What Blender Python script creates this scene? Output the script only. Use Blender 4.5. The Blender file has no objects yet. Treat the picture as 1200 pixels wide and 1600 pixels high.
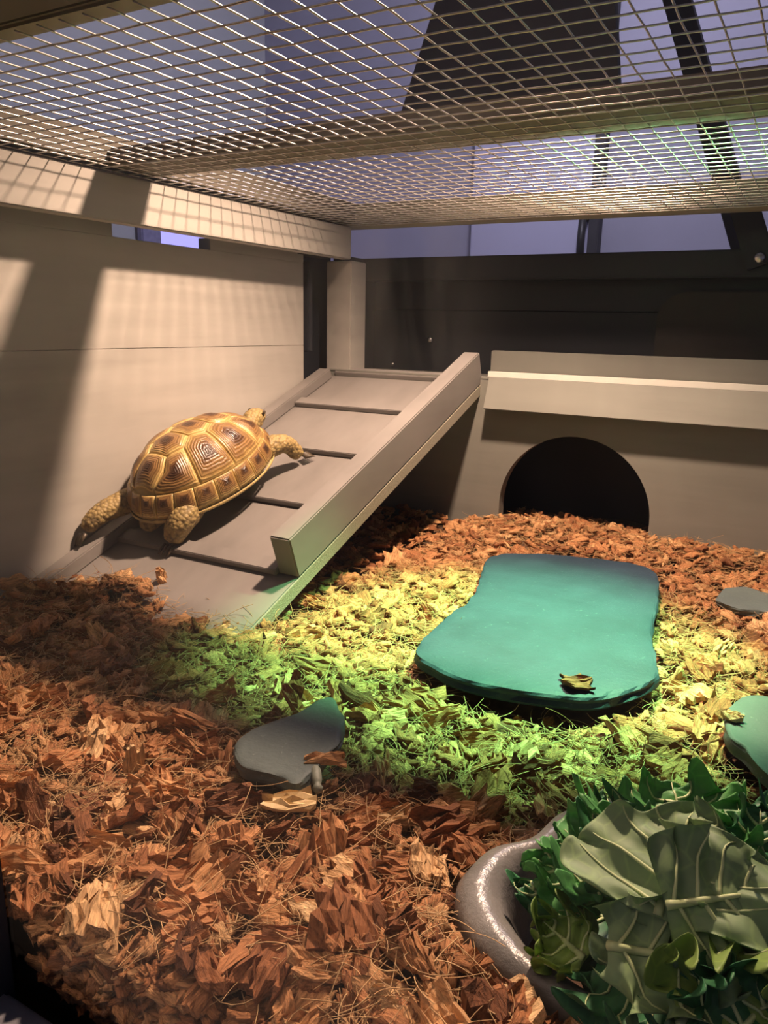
import bpy, bmesh, math, random
import numpy as np
from mathutils import Vector, Matrix, noise as mnoise

random.seed(7)
rng = np.random.default_rng(11)
scene = bpy.context.scene
COL = scene.collection

# ------------------------------------------------------------------ camera
# x = right along the back wall, y = into the enclosure, z = up; the camera stands at the origin
F_PX = 1200.0
vy_ = np.array([690.0, -276.0, F_PX]); vx_ = -np.array([-2190.0, -340.0, F_PX])
AY = vy_ / np.linalg.norm(vy_)
AX = vx_ - vx_.dot(AY) * AY; AX /= np.linalg.norm(AX)
AZ = np.cross(AX, AY)
MR = np.stack([AX, AY, AZ])
cam_data = bpy.data.cameras.new('camera')
cam = bpy.data.objects.new('camera', cam_data); COL.objects.link(cam)
right, up, back = MR @ [1, 0, 0], MR @ [0, -1, 0], MR @ [0, 0, -1]
cam.matrix_world = Matrix(((right[0], up[0], back[0], 0), (right[1], up[1], back[1], 0),
                           (right[2], up[2], back[2], 0), (0, 0, 0, 1)))
cam_data.sensor_width = 36.0
cam_data.lens = 36.0 * F_PX / 1600.0
cam_data.clip_start = 0.01
scene.camera = cam

def at_z(u, v, z):
    d = MR @ np.array([u - 600.0, v - 800.0, F_PX]); return Vector(d * z / d[2])
def at_y(u, v, y):
    d = MR @ np.array([u - 600.0, v - 800.0, F_PX]); return Vector(d * y / d[1])

# ------------------------------------------------------------------ world, exposure
world = bpy.data.worlds.new('room_air'); scene.world = world; world.use_nodes = True
bgn = world.node_tree.nodes['Background']
bgn.inputs[0].default_value = (0.48, 0.46, 0.66, 1); bgn.inputs[1].default_value = 0.20
scene.view_settings.view_transform = 'Standard'
scene.view_settings.look = 'None'
scene.view_settings.gamma = 1.0
scene.view_settings.exposure = 0.0
scene.view_settings.use_curve_mapping = False

W_POS, W_TGT, W_POWER, W_COL = (-0.205, 0.540, 0.335), (-0.25, 0.47, -0.2), 36.0, (1.0, 0.68, 0.48)
G_POS, G_TGT, G_POWER, G_COL = (-0.055, 0.590, 0.320), (-0.148, 0.430, -0.195), 122.0, (0.32, 1.0, 0.38)

# ------------------------------------------------------------------ helpers
def link(o, parent=None):
    COL.objects.link(o)
    if parent is not None: o.parent = parent
    return o
def tag(o, label=None, cat=None, group=None, kind=None):
    if label: o['label'] = label
    if cat: o['category'] = cat
    if group: o['group'] = group
    if kind: o['kind'] = kind
    return o
def empty(name, loc=(0, 0, 0)):
    o = bpy.data.objects.new(name, None); o.empty_display_size = 0.02; o.location = loc
    return link(o)
def mesh_obj(name, verts, faces, mat, parent=None, smooth=False, local=False):
    me = bpy.data.meshes.new(name)
    me.from_pydata([tuple(v) for v in verts], [], [tuple(f) for f in faces]); me.update()
    if smooth: me.polygons.foreach_set('use_smooth', [True] * len(me.polygons))
    if mat: me.materials.append(mat)
    o = bpy.data.objects.new(name, me); link(o, parent)
    if parent is not None and not local:
        o.matrix_parent_inverse = parent.matrix_basis.inverted()
    return o
def bm_obj(name, bm, mat, parent=None, smooth=False, local=False):
    me = bpy.data.meshes.new(name); bm.normal_update(); bm.to_mesh(me); bm.free()
    if smooth: me.polygons.foreach_set('use_smooth', [True] * len(me.polygons))
    if mat: me.materials.append(mat)
    o = bpy.data.objects.new(name, me); link(o, parent)
    if parent is not None and not local:
        o.matrix_parent_inverse = parent.matrix_basis.inverted()
    return o
def box_bm(x0, x1, y0, y1, z0, z1, bev=0.0012, bm=None):
    bm = bm or bmesh.new()
    r = bmesh.ops.create_cube(bm, size=1)
    for v in r['verts']:
        v.co = Vector(((x0 + x1) / 2 + v.co.x * (x1 - x0), (y0 + y1) / 2 + v.co.y * (y1 - y0), (z0 + z1) / 2 + v.co.z * (z1 - z0)))
    if bev:
        es = list({e for v in r['verts'] for e in v.link_edges})
        bmesh.ops.bevel(bm, geom=es, offset=bev, segments=2, affect='EDGES')
    return bm
def box(name, x0, x1, y0, y1, z0, z1, mat, parent=None, bev=0.0012):
    return bm_obj(name, box_bm(x0, x1, y0, y1, z0, z1, bev), mat, parent)
def prism_bm(poly, axis, a, b, bev=0.0):
    """poly: list of 2D points in the two other axes (in x,y,z order); extruded along axis from a to b"""
    bm = bmesh.new()
    def P(p, t):
        l = [p[0], p[1]]; l.insert(axis, t); return bm.verts.new(l)
    A = [P(p, a) for p in poly]; B = [P(p, b) for p in poly]
    n = len(poly)
    bm.faces.new(A); bm.faces.new(B[::-1])
    for i in range(n): bm.faces.new((A[i], B[i], B[(i + 1) % n], A[(i + 1) % n]))
    bmesh.ops.recalc_face_normals(bm, faces=bm.faces)
    if bev: bmesh.ops.bevel(bm, geom=list(bm.edges), offset=bev, segments=2, affect='EDGES')
    return bm
def tube(pts, rads, n=8, cap=True):
    V, Fc = [], []
    pts = [Vector(p) for p in pts]
    prev = None
    for i, p in enumerate(pts):
        t = (pts[min(i + 1, len(pts) - 1)] - pts[max(i - 1, 0)]).normalized()
        if prev is None:
            a = t.orthogonal().normalized()
        else:
            a = (prev - t * prev.dot(t)).normalized()
        prev = a; b = t.cross(a)
        r = rads[i] if hasattr(rads, '__len__') else rads
        for k in range(n):
            w = 2 * math.pi * k / n
            V.append(p + a * (r * math.cos(w)) + b * (r * math.sin(w)))
    for i in range(len(pts) - 1):
        for k in range(n):
            Fc.append((i * n + k, i * n + (k + 1) % n, (i + 1) * n + (k + 1) % n, (i + 1) * n + k))
    if cap:
        Fc.append(tuple(range(n))[::-1]); Fc.append(tuple(range((len(pts) - 1) * n, len(pts) * n)))
    return V, Fc
def lathe(profile, n=32):
    V, Fc = [], []
    for r, z in profile:
        for k in range(n):
            w = 2 * math.pi * k / n; V.append((r * math.cos(w), r * math.sin(w), z))
    for i in range(len(profile) - 1):
        for k in range(n):
            Fc.append((i * n + k, i * n + (k + 1) % n, (i + 1) * n + (k + 1) % n, (i + 1) * n + k))
    return V, Fc
def catmull(P, per=6):
    P = [Vector(p) for p in P]; n = len(P); out = []
    for i in range(n):
        p0, p1, p2, p3 = P[i - 1], P[i], P[(i + 1) % n], P[(i + 2) % n]
        for k in range(per):
            t = k / per
            out.append(0.5 * ((2 * p1) + (p2 - p0) * t + (2 * p0 - 5 * p1 + 4 * p2 - p3) * t * t + (3 * p1 - p0 - 3 * p2 + p3) * t ** 3))
    return out
def nz(x, y, z=0.0, s=1.0):
    return mnoise.noise(Vector((x * s, y * s, z * s)))

# ------------------------------------------------------------------ materials
def new_mat(name):
    m = bpy.data.materials.new(name); m.use_nodes = True
    nt = m.node_tree; b = nt.nodes['Principled BSDF']
    return m, nt, b
def N(nt, t, **kw):
    n = nt.nodes.new(t)
    for k, v in kw.items(): setattr(n, k, v)
    return n
def ramp(nt, stops, fac):
    r = N(nt, 'ShaderNodeValToRGB')
    e = r.color_ramp.elements
    while len(e) < len(stops): e.new(0.5)
    for i, (p, c) in enumerate(stops): e[i].position = p; e[i].color = (*c, 1)
    nt.links.new(fac, r.inputs[0]); return r.outputs[0]
def noise_tex(nt, scale, detail=4, rough=0.55, coord='Object', stretch=None, dist=0.0):
    tc = N(nt, 'ShaderNodeTexCoord'); mp = N(nt, 'ShaderNodeMapping')
    nt.links.new(tc.outputs[coord], mp.inputs[0])
    if stretch: mp.inputs['Scale'].default_value = stretch
    n = N(nt, 'ShaderNodeTexNoise'); n.inputs['Scale'].default_value = scale
    n.inputs['Detail'].default_value = detail; n.inputs['Roughness'].default_value = rough
    n.inputs['Distortion'].default_value = dist
    nt.links.new(mp.outputs[0], n.inputs['Vector']); return n.outputs['Fac']
def bump(nt, b, h, strength=0.3, dist=0.001):
    n = N(nt, 'ShaderNodeBump'); n.inputs['Strength'].default_value = strength; n.inputs['Distance'].default_value = dist
    nt.links.new(h, n.inputs['Height']); nt.links.new(n.outputs[0], b.inputs['Normal'])
def simple(name, col, rough=0.6, metal=0.0, var=0.12, scale=60, bstr=0.15, stretch=None, spec=0.5):
    m, nt, b = new_mat(name)
    f = noise_tex(nt, scale, stretch=stretch)
    lo = tuple(c * (1 - var) for c in col); hi = tuple(min(1, c * (1 + var)) for c in col)
    nt.links.new(ramp(nt, [(0.3, lo), (0.7, hi)], f), b.inputs['Base Color'])
    b.inputs['Roughness'].default_value = rough; b.inputs['Metallic'].default_value = metal
    b.inputs['Specular IOR Level'].default_value = spec
    if bstr: bump(nt, b, f, bstr, 0.0008)
    return m
def painted_wood(name, col, stretch, rough=0.55, spec=0.35):
    m, nt, b = new_mat(name)
    grain = noise_tex(nt, 40, 6, 0.6, stretch=stretch)
    blot = noise_tex(nt, 9, 3, 0.5)
    mx = N(nt, 'ShaderNodeMix', data_type='FLOAT'); mx.inputs[0].default_value = 0.5
    nt.links.new(grain, mx.inputs[2]); nt.links.new(blot, mx.inputs[3])
    c = ramp(nt, [(0.3, tuple(k * 0.78 for k in col)), (0.52, col), (0.72, tuple(k * 1.14 for k in col))], mx.outputs[0])
    nt.links.new(c, b.inputs['Base Color'])
    b.inputs['Roughness'].default_value = rough; b.inputs['Specular IOR Level'].default_value = spec
    bump(nt, b, grain, 0.25, 0.0006)
    return m

WALLP = painted_wood('grey_wall_paint', (0.42, 0.40, 0.37), (1, 0.12, 1.2), 0.5)
RAMPP = painted_wood('grey_ramp_paint', (0.215, 0.20, 0.19), (1.2, 0.15, 1.2), 0.5)
XWOOD = painted_wood('grey_platform_paint', (0.20, 0.20, 0.18), (0.12, 1, 1.2), 0.5)
DARKP = painted_wood('charcoal_wood', (0.022, 0.025, 0.034), (0.12, 1, 1.2), 0.6)  # near-black blue-grey for the back wall, floor and front boards
DARKF = painted_wood('dark_frame_paint', (0.10, 0.085, 0.06), (0.12, 1, 1), 0.6)
EDGEP = simple('rough_board_edge', (0.30, 0.28, 0.22), 0.8, var=0.35, scale=900, bstr=0.6)
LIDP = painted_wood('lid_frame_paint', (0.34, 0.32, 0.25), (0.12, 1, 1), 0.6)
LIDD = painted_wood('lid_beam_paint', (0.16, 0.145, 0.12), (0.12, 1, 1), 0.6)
LIT_LEDGE = simple('lit_ledge_white', (0.85, 0.84, 0.78), 0.35, var=0.03)  # white colour stands in for lamp light falling on the platform ledge
WIREM = simple('galvanised_wire', (0.62, 0.60, 0.57), 0.35, metal=0.9, var=0.15, scale=300, bstr=0.1)
STEEL = simple('screw_steel', (0.6, 0.6, 0.6), 0.3, metal=1.0, var=0.05)
LAMPBLACK = simple('black_lamp_enamel', (0.03, 0.027, 0.027), 0.45, var=0.1)
LAMPIN = simple('white_reflector_enamel', (0.75, 0.74, 0.72), 0.4, var=0.03)
ROOMW = simple('lavender_room_wall', (0.38, 0.365, 0.45), 0.8, var=0.05, scale=4, bstr=0.05)
ROOMC = simple('white_room_ceiling', (0.62, 0.61, 0.62), 0.8, var=0.04, scale=4, bstr=0.05)
DOORM = simple('white_door_paint', (0.55, 0.53, 0.68), 0.5, var=0.03, scale=3, bstr=0)
ROOMD = simple('dark_room_wood', (0.05, 0.045, 0.05), 0.6, var=0.2, scale=10)
CARPET = simple('grey_carpet', (0.18, 0.17, 0.17), 0.95, var=0.2, scale=200)

def emis(name, col, s):
    m, nt, b = new_mat(name)
    b.inputs['Base Color'].default_value = (*col, 1)
    b.inputs['Emission Color'].default_value = (*col, 1); b.inputs['Emission Strength'].default_value = s
    return m

# slate: dark green grey with pale flecks
def slate_mat(name, lo, hi, fleck):
    m, nt, b = new_mat(name)
    f = noise_tex(nt, 22, 6, 0.6); g = noise_tex(nt, 420, 3, 0.6)
    base = ramp(nt, [(0.3, lo), (0.7, hi)], f)
    fl = ramp(nt, [(0.66, (0, 0, 0)), (0.74, (1, 1, 1))], g)
    mx = N(nt, 'ShaderNodeMix', data_type='RGBA')
    nt.links.new(fl, mx.inputs[0]); nt.links.new(base, mx.inputs[6]); mx.inputs[7].default_value = (*fleck, 1)
    nt.links.new(mx.outputs[2], b.inputs['Base Color'])
    b.inputs['Roughness'].default_value = 0.62; b.inputs['Specular IOR Level'].default_value = 0.3
    h = N(nt, 'ShaderNodeMath', operation='ADD'); nt.links.new(f, h.inputs[0]); nt.links.new(g, h.inputs[1])
    bump(nt, b, h.outputs[0], 0.35, 0.0008)
    return m
SLATE = slate_mat('dark_slate', (0.011, 0.026, 0.046), (0.020, 0.043, 0.072), (0.05, 0.09, 0.11))
SLATE2 = slate_mat('grey_green_slate', (0.065, 0.085, 0.085), (0.10, 0.13, 0.125), (0.17, 0.20, 0.19))

def husk_mat(name, src):
    m, nt, b = new_mat(name)
    if src == 'object':
        oi = N(nt, 'ShaderNodeObjectInfo'); fac = oi.outputs['Random']
    else:
        at = N(nt, 'ShaderNodeAttribute', attribute_name='tint'); fac = at.outputs['Fac']
    tone = ramp(nt, [(0.0, (0.11, 0.040, 0.016)), (0.25, (0.31, 0.125, 0.050)), (0.55, (0.49, 0.235, 0.10)), (0.85, (0.62, 0.36, 0.17)), (1.0, (0.72, 0.50, 0.27))], fac)
    lc = N(nt, 'ShaderNodeAttribute', attribute_name='loc')
    mp = N(nt, 'ShaderNodeMapping'); mp.inputs['Scale'].default_value = (2.2, 22.0, 22.0)
    nt.links.new(lc.outputs['Vector'], mp.inputs[0])
    ad = N(nt, 'ShaderNodeVectorMath', operation='ADD'); nt.links.new(mp.outputs[0], ad.inputs[0])
    mu = N(nt, 'ShaderNodeVectorMath', operation='SCALE'); mu.inputs[0].default_value = (37.0, 11.0, 23.0); nt.links.new(fac, mu.inputs['Scale'])
    nt.links.new(mu.outputs[0], ad.inputs[1])
    n = N(nt, 'ShaderNodeTexNoise'); n.inputs['Scale'].default_value = 1.0; n.inputs['Detail'].default_value = 5; n.inputs['Roughness'].default_value = 0.65
    nt.links.new(ad.outputs[0], n.inputs['Vector'])
    v = ramp(nt, [(0.28, (0.34, 0.30, 0.26)), (0.5, (0.95, 0.93, 0.9)), (0.72, (1.45, 1.42, 1.35))], n.outputs['Fac'])
    mx = N(nt, 'ShaderNodeMix', data_type='RGBA', blend_type='MULTIPLY'); mx.inputs[0].default_value = 1
    nt.links.new(tone, mx.inputs[6]); nt.links.new(v, mx.inputs[7])
    nt.links.new(mx.outputs[2], b.inputs['Base Color'])
    b.inputs['Roughness'].default_value = 0.75; b.inputs['Specular IOR Level'].default_value = 0.3
    bump(nt, b, n.outputs['Fac'], 0.9, 0.0016)
    return m
HUSK_O = husk_mat('coconut_husk', 'object')
HUSK_A = husk_mat('coconut_husk_bed', 'attr')
FIBRE = simple('coconut_fibre', (0.46, 0.29, 0.13), 0.75, var=0.3, scale=90, bstr=0)
SOIL = simple('bedding_base', (0.07, 0.035, 0.016), 0.95, var=0.4, scale=150, bstr=0.5)

# ------------------------------------------------------------------ outside room
def struct(o): o['kind'] = 'structure'; return o
struct(box('wall_far', -3.0, 3.0, 2.60, 2.70, -1.0, 1.5, ROOMW, bev=0))
struct(box('wall_side', -2.1, -2.0, -1.6, 2.60, -1.0, 1.5, simple('pale_grey_room_wall', (0.55, 0.55, 0.55), 0.8, var=0.04, scale=4, bstr=0.05), bev=0))
struct(box('ceiling', -3.0, 3.0, -1.6, 2.70, 1.5, 1.6, ROOMC, bev=0))
struct(box('room_floor', -3.0, 3.0, -1.6, 2.70, -1.1, -1.0, CARPET, bev=0))
# white door in the far wall, seen through the slot above the back board
door = struct(empty('door_1', (-0.42, 2.58, -1.0)))
dl = at_y(735, 370, 2.56).x; dr = at_y(918, 370, 2.56).x
box('door_leaf', dl, dr, 2.56, 2.599, -0.99, 1.05, DOORM, door, 0.003)
box('door_edge_trim', dr + 0.002, dr + 0.035, 2.55, 2.599, -0.99, 1.05, ROOMD, door, 0.003)
hx = at_y(911, 370, 2.54).x; hz = at_y(911, 375, 2.54).z
V, Fc = tube([(hx, 2.56, hz + .07), (hx, 2.52, hz + .055), (hx, 2.515, hz), (hx, 2.52, hz - .06), (hx, 2.56, hz - .075)], 0.012, 8)
mesh_obj('door_handle', V, Fc, LAMPBLACK, door, True)
# daylight window in the side wall
win = struct(empty('window_2', (-2.0, 2.05, 0.2)))
def on_x(u, v, x):
    d = MR @ np.array([u - 600.0, v - 800.0, F_PX]); return Vector(d * x / d[0])
wa, wb = on_x(246, 375, -1.99), on_x(362, 382, -1.99)
box('window_pane', -1.999, -1.985, wa.y, wb.y, 0.12, 0.41, emis('daylight_pane', (0.45, 0.42, 1.0), 0.9), win, 0)
wc = on_x(232, 375, -1.99)
box('window_curtain', -1.99, -1.965, wc.y - .05, wa.y - .005, 0.10, 0.42, simple('lilac_curtain', (0.32, 0.30, 0.46), 0.9), win, 0.004)
box('window_sill', -1.999, -1.93, wc.y - .08, wb.y + .06, 0.085, 0.115, DOORM, win, 0.003)

cl = tag(empty('pendant_lamp', (-0.5, 1.7, 1.25)), 'added unseen white globe lamp brightening the room behind the enclosure', 'lamp')  # lamp out of view, added as cool fill to brighten the room
V, Fc = lathe([(0.11 * math.sin(k / 12 * math.pi) + 0.0005, -0.11 * math.cos(k / 12 * math.pi)) for k in range(13)], 32)
mesh_obj('globe', V, Fc, emis('added_lamp_globe', (0.82, 0.80, 1.0), 3.0), cl, True, True)
V, Fc = tube([(0, 0, .11), (0, 0, .25)], .004, 8); mesh_obj('cord', V, Fc, DOORM, cl, True, True)
rl = bpy.data.lights.new('pendant_lamp_light', 'POINT'); rl.shadow_soft_size = 0.12; rl.energy = 22.0; rl.color = (0.80, 0.78, 1.0)
rlo = bpy.data.objects.new('pendant_lamp_light', rl); link(rlo, cl); rlo.location = (0, 0, -0.24)
# dark roof board propped up behind the enclosure and a slanted stand beside it
rb = [at_y(700, -60, 1.02), at_y(622, 190, 1.0), at_y(968, 165, 1.0), at_y(958, -60, 1.02)]
rbv = [tuple(p) for p in rb] + [(p.x, p.y + .016, p.z) for p in rb]
tag(mesh_obj('roof_board', rbv, [(0, 1, 2, 3), (7, 6, 5, 4), (0, 4, 5, 1), (1, 5, 6, 2), (2, 6, 7, 3), (3, 7, 4, 0)], simple('brown_roof_board', (0.13, 0.115, 0.11), 0.8, var=0.15, scale=12)), 'dark brown roof board propped up behind the mesh lid', 'board')
sa, sb_ = at_y(1048, -40, 1.15), at_y(1100, 150, 1.15)
V, Fc = tube([sa, sb_ + (sb_ - sa) * 2.0], 0.022, 4)
tag(mesh_obj('stand_leg', V, Fc, ROOMD), 'dark slanted wooden leg standing behind the enclosure', 'stand')

# ------------------------------------------------------------------ enclosure shell
RX = -0.4675          # inner face of the top rail on the left
WX = -0.500           # inner face of the left wall boards
MZ = 0.106            # height of the wire mesh
BASE = -0.262
struct(box('floor', -0.53, 0.62, 0.10, 0.92, BASE - 0.012, BASE, DARKP, bev=0))

wl = struct(empty('wall_left', (WX, 0.42, BASE)))
yend = 0.712
box('plank', WX - 0.014, WX, 0.128, yend, -0.0230, 0.0635, WALLP, wl, 0.0004)
box('upper_strip', WX - 0.014, WX, 0.128, 0.452, 0.0635, 0.0740, WALLP, wl, 0.0002)
box('upper_strip', WX - 0.014, WX, 0.565, yend, 0.0635, 0.0740, WALLP, wl, 0.0002)
box('plank', WX - 0.014, WX, 0.128, yend, -0.262, -0.0232, WALLP, wl, 0.0004)
box('top_rail', RX - 0.012, RX, 0.128, 0.757, 0.0700, 0.1035, WALLP, wl, 0.001)
box('corner_post', WX, RX, 0.757, 0.790, -0.262, 0.0690, WALLP, wl, 0.001)
box('rail_bracket', WX - 0.014, RX - 0.012, 0.70, 0.757, 0.072, 0.1035, DARKP, wl, 0.001)
box('outer_board', WX - 0.032, WX - 0.020, 0.128, 0.92, -0.262, 0.055, DARKP, wl, 0.001)
box('outer_board', WX - 0.034, WX - 0.022, 0.66, 0.80, 0.05, 0.1035, DARKP, wl, 0.001)
box('door_jamb', WX - 0.016, WX + 0.004, 0.716, 0.724, -0.03, 0.066, DARKP, wl, 0.001)
box('side_board', WX - 0.014, WX, 0.792, 0.868, -0.262, 0.078, DARKP, wl, 0.001)

wb_ = struct(empty('wall_back', (0.0, 0.88, BASE)))
for z0, z1 in ((-0.262, -0.10), (-0.099, 0.0190), (0.0200, 0.0560)):
    box('plank', WX, 0.60, 0.868, 0.886, z0, z1, DARKP, wb_, 0.001)
box('backing_board', WX - 0.014, 0.60, 0.887, 0.895, -0.262, 0.074, DARKP, wb_, 0)
box('top_rail', WX - 0.014, 0.60, 0.838, 0.884, 0.0525, 0.0783, DARKP, wb_, 0.0015)
# rounded dark board on the back wall
pts = []
hl = at_y(1028, 500, 0.866).x; ht = at_y(1120, 456, 0.866).z
for k in range(9):
    w = math.pi - k / 8 * math.pi / 2
    pts.append((hl + 0.028 + 0.028 * math.cos(w), ht - 0.028 + 0.028 * math.sin(w)))
pts += [(0.16, ht), (0.16, -0.09), (hl, -0.09)]
bm_obj('rounded_dark_board', prism_bm(pts, 1, 0.860, 0.8675, 0.0006), simple('brown_black_board', (0.026, 0.022, 0.021), 0.7), wb_)
def screw(u, v, y, r, parent):
    p = at_y(u, v, y)
    Vv, Ff = lathe([(0.0001, 0), (r * .5, .0004), (r, .0012), (r, .003)], 14)
    Vv = [(p.x + a, y - 0.003 + c, p.z + b) for a, b, c in Vv]
    return mesh_obj('screw', Vv, Ff, STEEL, parent, True)
screw(672, 531, 0.866, 0.0035, wb_)
screw(614, 569, 0.866, 0.0022, wb_)

# front frame: sill, post, top board, and the clear pane
PY = 0.127
wf = struct(empty('wall_front', (0.0, PY, BASE)))
box('sill', -0.26, 0.55, 0.060, PY - 0.003, -0.262, -0.2160, simple('grey_sill_paint', (0.20, 0.20, 0.23), 0.4), wf, 0.0015)
box('corner_post', -0.26, -0.2065, 0.085, PY, -0.262, 0.106, DARKP, wf, 0.001)
box('top_board', -0.53, 0.60, 0.118, 0.2115, 0.107, 0.125, DARKF, wf, 0.0015)
box('side_panel', -0.53, -0.26, 0.105, PY, -0.262, 0.106, DARKP, wf, 0.001)

def pane_mat():
    m = bpy.data.materials.new('clear_acrylic'); m.use_nodes = True
    nt = m.node_tree; nt.nodes.clear()
    out = N(nt, 'ShaderNodeOutputMaterial'); tr = N(nt, 'ShaderNodeBsdfTransparent'); gl = N(nt, 'ShaderNodeBsdfGlossy')
    tr.inputs[0].default_value = (0.985, 0.985, 0.985, 1)
    gl.inputs['Roughness'].default_value = 0.02
    fr = N(nt, 'ShaderNodeFresnel'); fr.inputs[0].default_value = 1.2
    mx = N(nt, 'ShaderNodeMixShader'); nt.links.new(fr.outputs[0], mx.inputs[0])
    nt.links.new(tr.outputs[0], mx.inputs[1]); nt.links.new(gl.outputs[0], mx.inputs[2])
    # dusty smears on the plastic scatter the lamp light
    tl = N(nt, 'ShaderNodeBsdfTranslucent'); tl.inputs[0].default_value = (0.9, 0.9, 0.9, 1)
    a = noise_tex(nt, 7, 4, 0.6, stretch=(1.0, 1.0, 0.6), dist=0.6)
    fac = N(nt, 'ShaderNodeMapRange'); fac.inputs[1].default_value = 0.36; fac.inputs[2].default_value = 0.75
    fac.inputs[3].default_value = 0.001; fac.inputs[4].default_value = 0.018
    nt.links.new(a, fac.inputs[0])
    # flare veil painted into the upper middle of the plastic as pale streaks
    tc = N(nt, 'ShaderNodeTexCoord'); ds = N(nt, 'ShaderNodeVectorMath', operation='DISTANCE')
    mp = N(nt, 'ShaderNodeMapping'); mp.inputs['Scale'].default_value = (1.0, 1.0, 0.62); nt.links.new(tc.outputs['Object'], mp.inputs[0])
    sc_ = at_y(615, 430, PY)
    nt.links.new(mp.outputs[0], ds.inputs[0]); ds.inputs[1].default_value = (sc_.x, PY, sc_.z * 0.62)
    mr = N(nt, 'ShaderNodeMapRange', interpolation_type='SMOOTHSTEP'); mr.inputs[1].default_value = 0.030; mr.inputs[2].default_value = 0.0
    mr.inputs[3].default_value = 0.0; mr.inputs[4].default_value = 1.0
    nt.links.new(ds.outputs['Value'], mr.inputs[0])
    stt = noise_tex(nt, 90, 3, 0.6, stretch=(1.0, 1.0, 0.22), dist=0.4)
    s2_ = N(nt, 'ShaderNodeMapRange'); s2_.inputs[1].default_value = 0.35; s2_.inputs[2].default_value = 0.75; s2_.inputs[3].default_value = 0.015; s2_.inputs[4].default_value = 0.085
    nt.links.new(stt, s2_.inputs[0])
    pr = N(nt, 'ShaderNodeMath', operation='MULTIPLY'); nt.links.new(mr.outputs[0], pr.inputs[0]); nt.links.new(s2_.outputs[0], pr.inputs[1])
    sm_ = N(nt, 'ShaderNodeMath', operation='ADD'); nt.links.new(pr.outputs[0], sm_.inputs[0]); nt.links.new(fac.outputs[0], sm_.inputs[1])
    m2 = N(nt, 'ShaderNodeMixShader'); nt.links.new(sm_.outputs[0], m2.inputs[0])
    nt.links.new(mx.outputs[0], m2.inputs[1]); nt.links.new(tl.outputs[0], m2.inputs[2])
    nt.links.new(m2.outputs[0], out.inputs[0])
    return m
pane = struct(mesh_obj('window_1', [(-0.2065, PY, -0.2155), (0.50, PY, -0.2155), (0.50, PY, 0.107), (-0.2065, PY, 0.107)], [(0, 1, 2, 3)], pane_mat()))

# ------------------------------------------------------------------ wire mesh lid
lid = tag(empty('mesh_lid', (0.0, 0.47, MZ)), 'grey wooden framed lid filled with square galvanised wire mesh', 'lid')
fz0, fz1 = MZ + 0.0012, MZ + 0.0215
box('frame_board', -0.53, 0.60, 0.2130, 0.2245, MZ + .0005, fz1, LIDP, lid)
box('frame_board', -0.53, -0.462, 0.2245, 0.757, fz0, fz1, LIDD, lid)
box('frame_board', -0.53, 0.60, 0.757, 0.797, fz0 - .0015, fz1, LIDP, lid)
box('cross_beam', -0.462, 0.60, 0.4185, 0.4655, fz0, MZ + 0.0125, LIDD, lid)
WS = 0.0127
def wire_mesh_data(L, name, phase):
    n = int(L / WS) * 2
    pts, rad = [], []
    for i in range(n + 1):
        t = i / n
        pts.append((0, 0, 0)); rad.append(0.00042)
        pts[-1] = (0.00015 * math.sin(i * 0.7 + phase), t * L, 0.00012 * math.sin(i * math.pi / 2 + phase))
    V, Fc = tube(pts, rad, 5)
    me = bpy.data.meshes.new(name); me.from_pydata([tuple(v) for v in V], [], Fc); me.update()
    me.polygons.foreach_set('use_smooth', [True] * len(me.polygons)); me.materials.append(WIREM)
    return me
wy = [wire_mesh_data(0.545, 'wire_along', p) for p in (0, 1.3, 2.9)]
wx = [wire_mesh_data(0.90, 'wire_across', p) for p in (0.5, 2.0, 3.6)]
x = -0.4341 * 0.106
xs = [x + WS * 0.98 * k for k in range(-34, 22)]
for i, x in enumerate(xs):
    o = bpy.data.objects.new('wire', wy[i % 3]); link(o, lid); o.location = (x, 0.2140 - 0.47, -0.0008)
    o.rotation_euler = (0, 0, random.uniform(-.0012, .0012))
y0 = 2.9046 * 0.106
ks = [y0 + 0.0131 * k for k in range(-6, 36)]
for i, y in enumerate(ks):
    if not (0.218 < y < 0.759): continue
    o = bpy.data.objects.new('wire', wx[i % 3]); link(o, lid); o.location = (-0.4680, y - 0.47, -0.0017)
    o.rotation_euler = (0, 0, -math.pi / 2 + random.uniform(-.0015, .0015))

# lid support strut bolted to the back rail
st = tag(empty('lid_strut', (at_y(1187, 403, .834).x, .834, at_y(1187, 403, .834).z)), 'dark slanted strut bolted to the back rail under the lid', 'strut')
a0, a1 = at_y(1163, 322, .832), at_y(1190, 415, .832)
dv = (a1 - a0); dn = Vector((-dv.z, 0, dv.x)).normalized() * 0.0125
bmq = prism_bm([((a0 - dn).x, (a0 - dn).z), ((a0 + dn).x, (a0 + dn).z), ((a1 + dn).x, (a1 + dn).z), ((a1 - dn).x, (a1 - dn).z)], 1, .826, .8375, 0.001)
bm_obj('strut_bar', bmq, DARKP, st)
p = at_y(1187, 403, .826)
Vv, Ff = lathe([(0.0001, 0), (.0035, .0004), (.0048, .002), (.0048, .005)], 16)
mesh_obj('bolt', [(p.x + a, .8225 + c, p.z + b) for a, b, c in Vv], Ff, STEEL, st, True)

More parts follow.
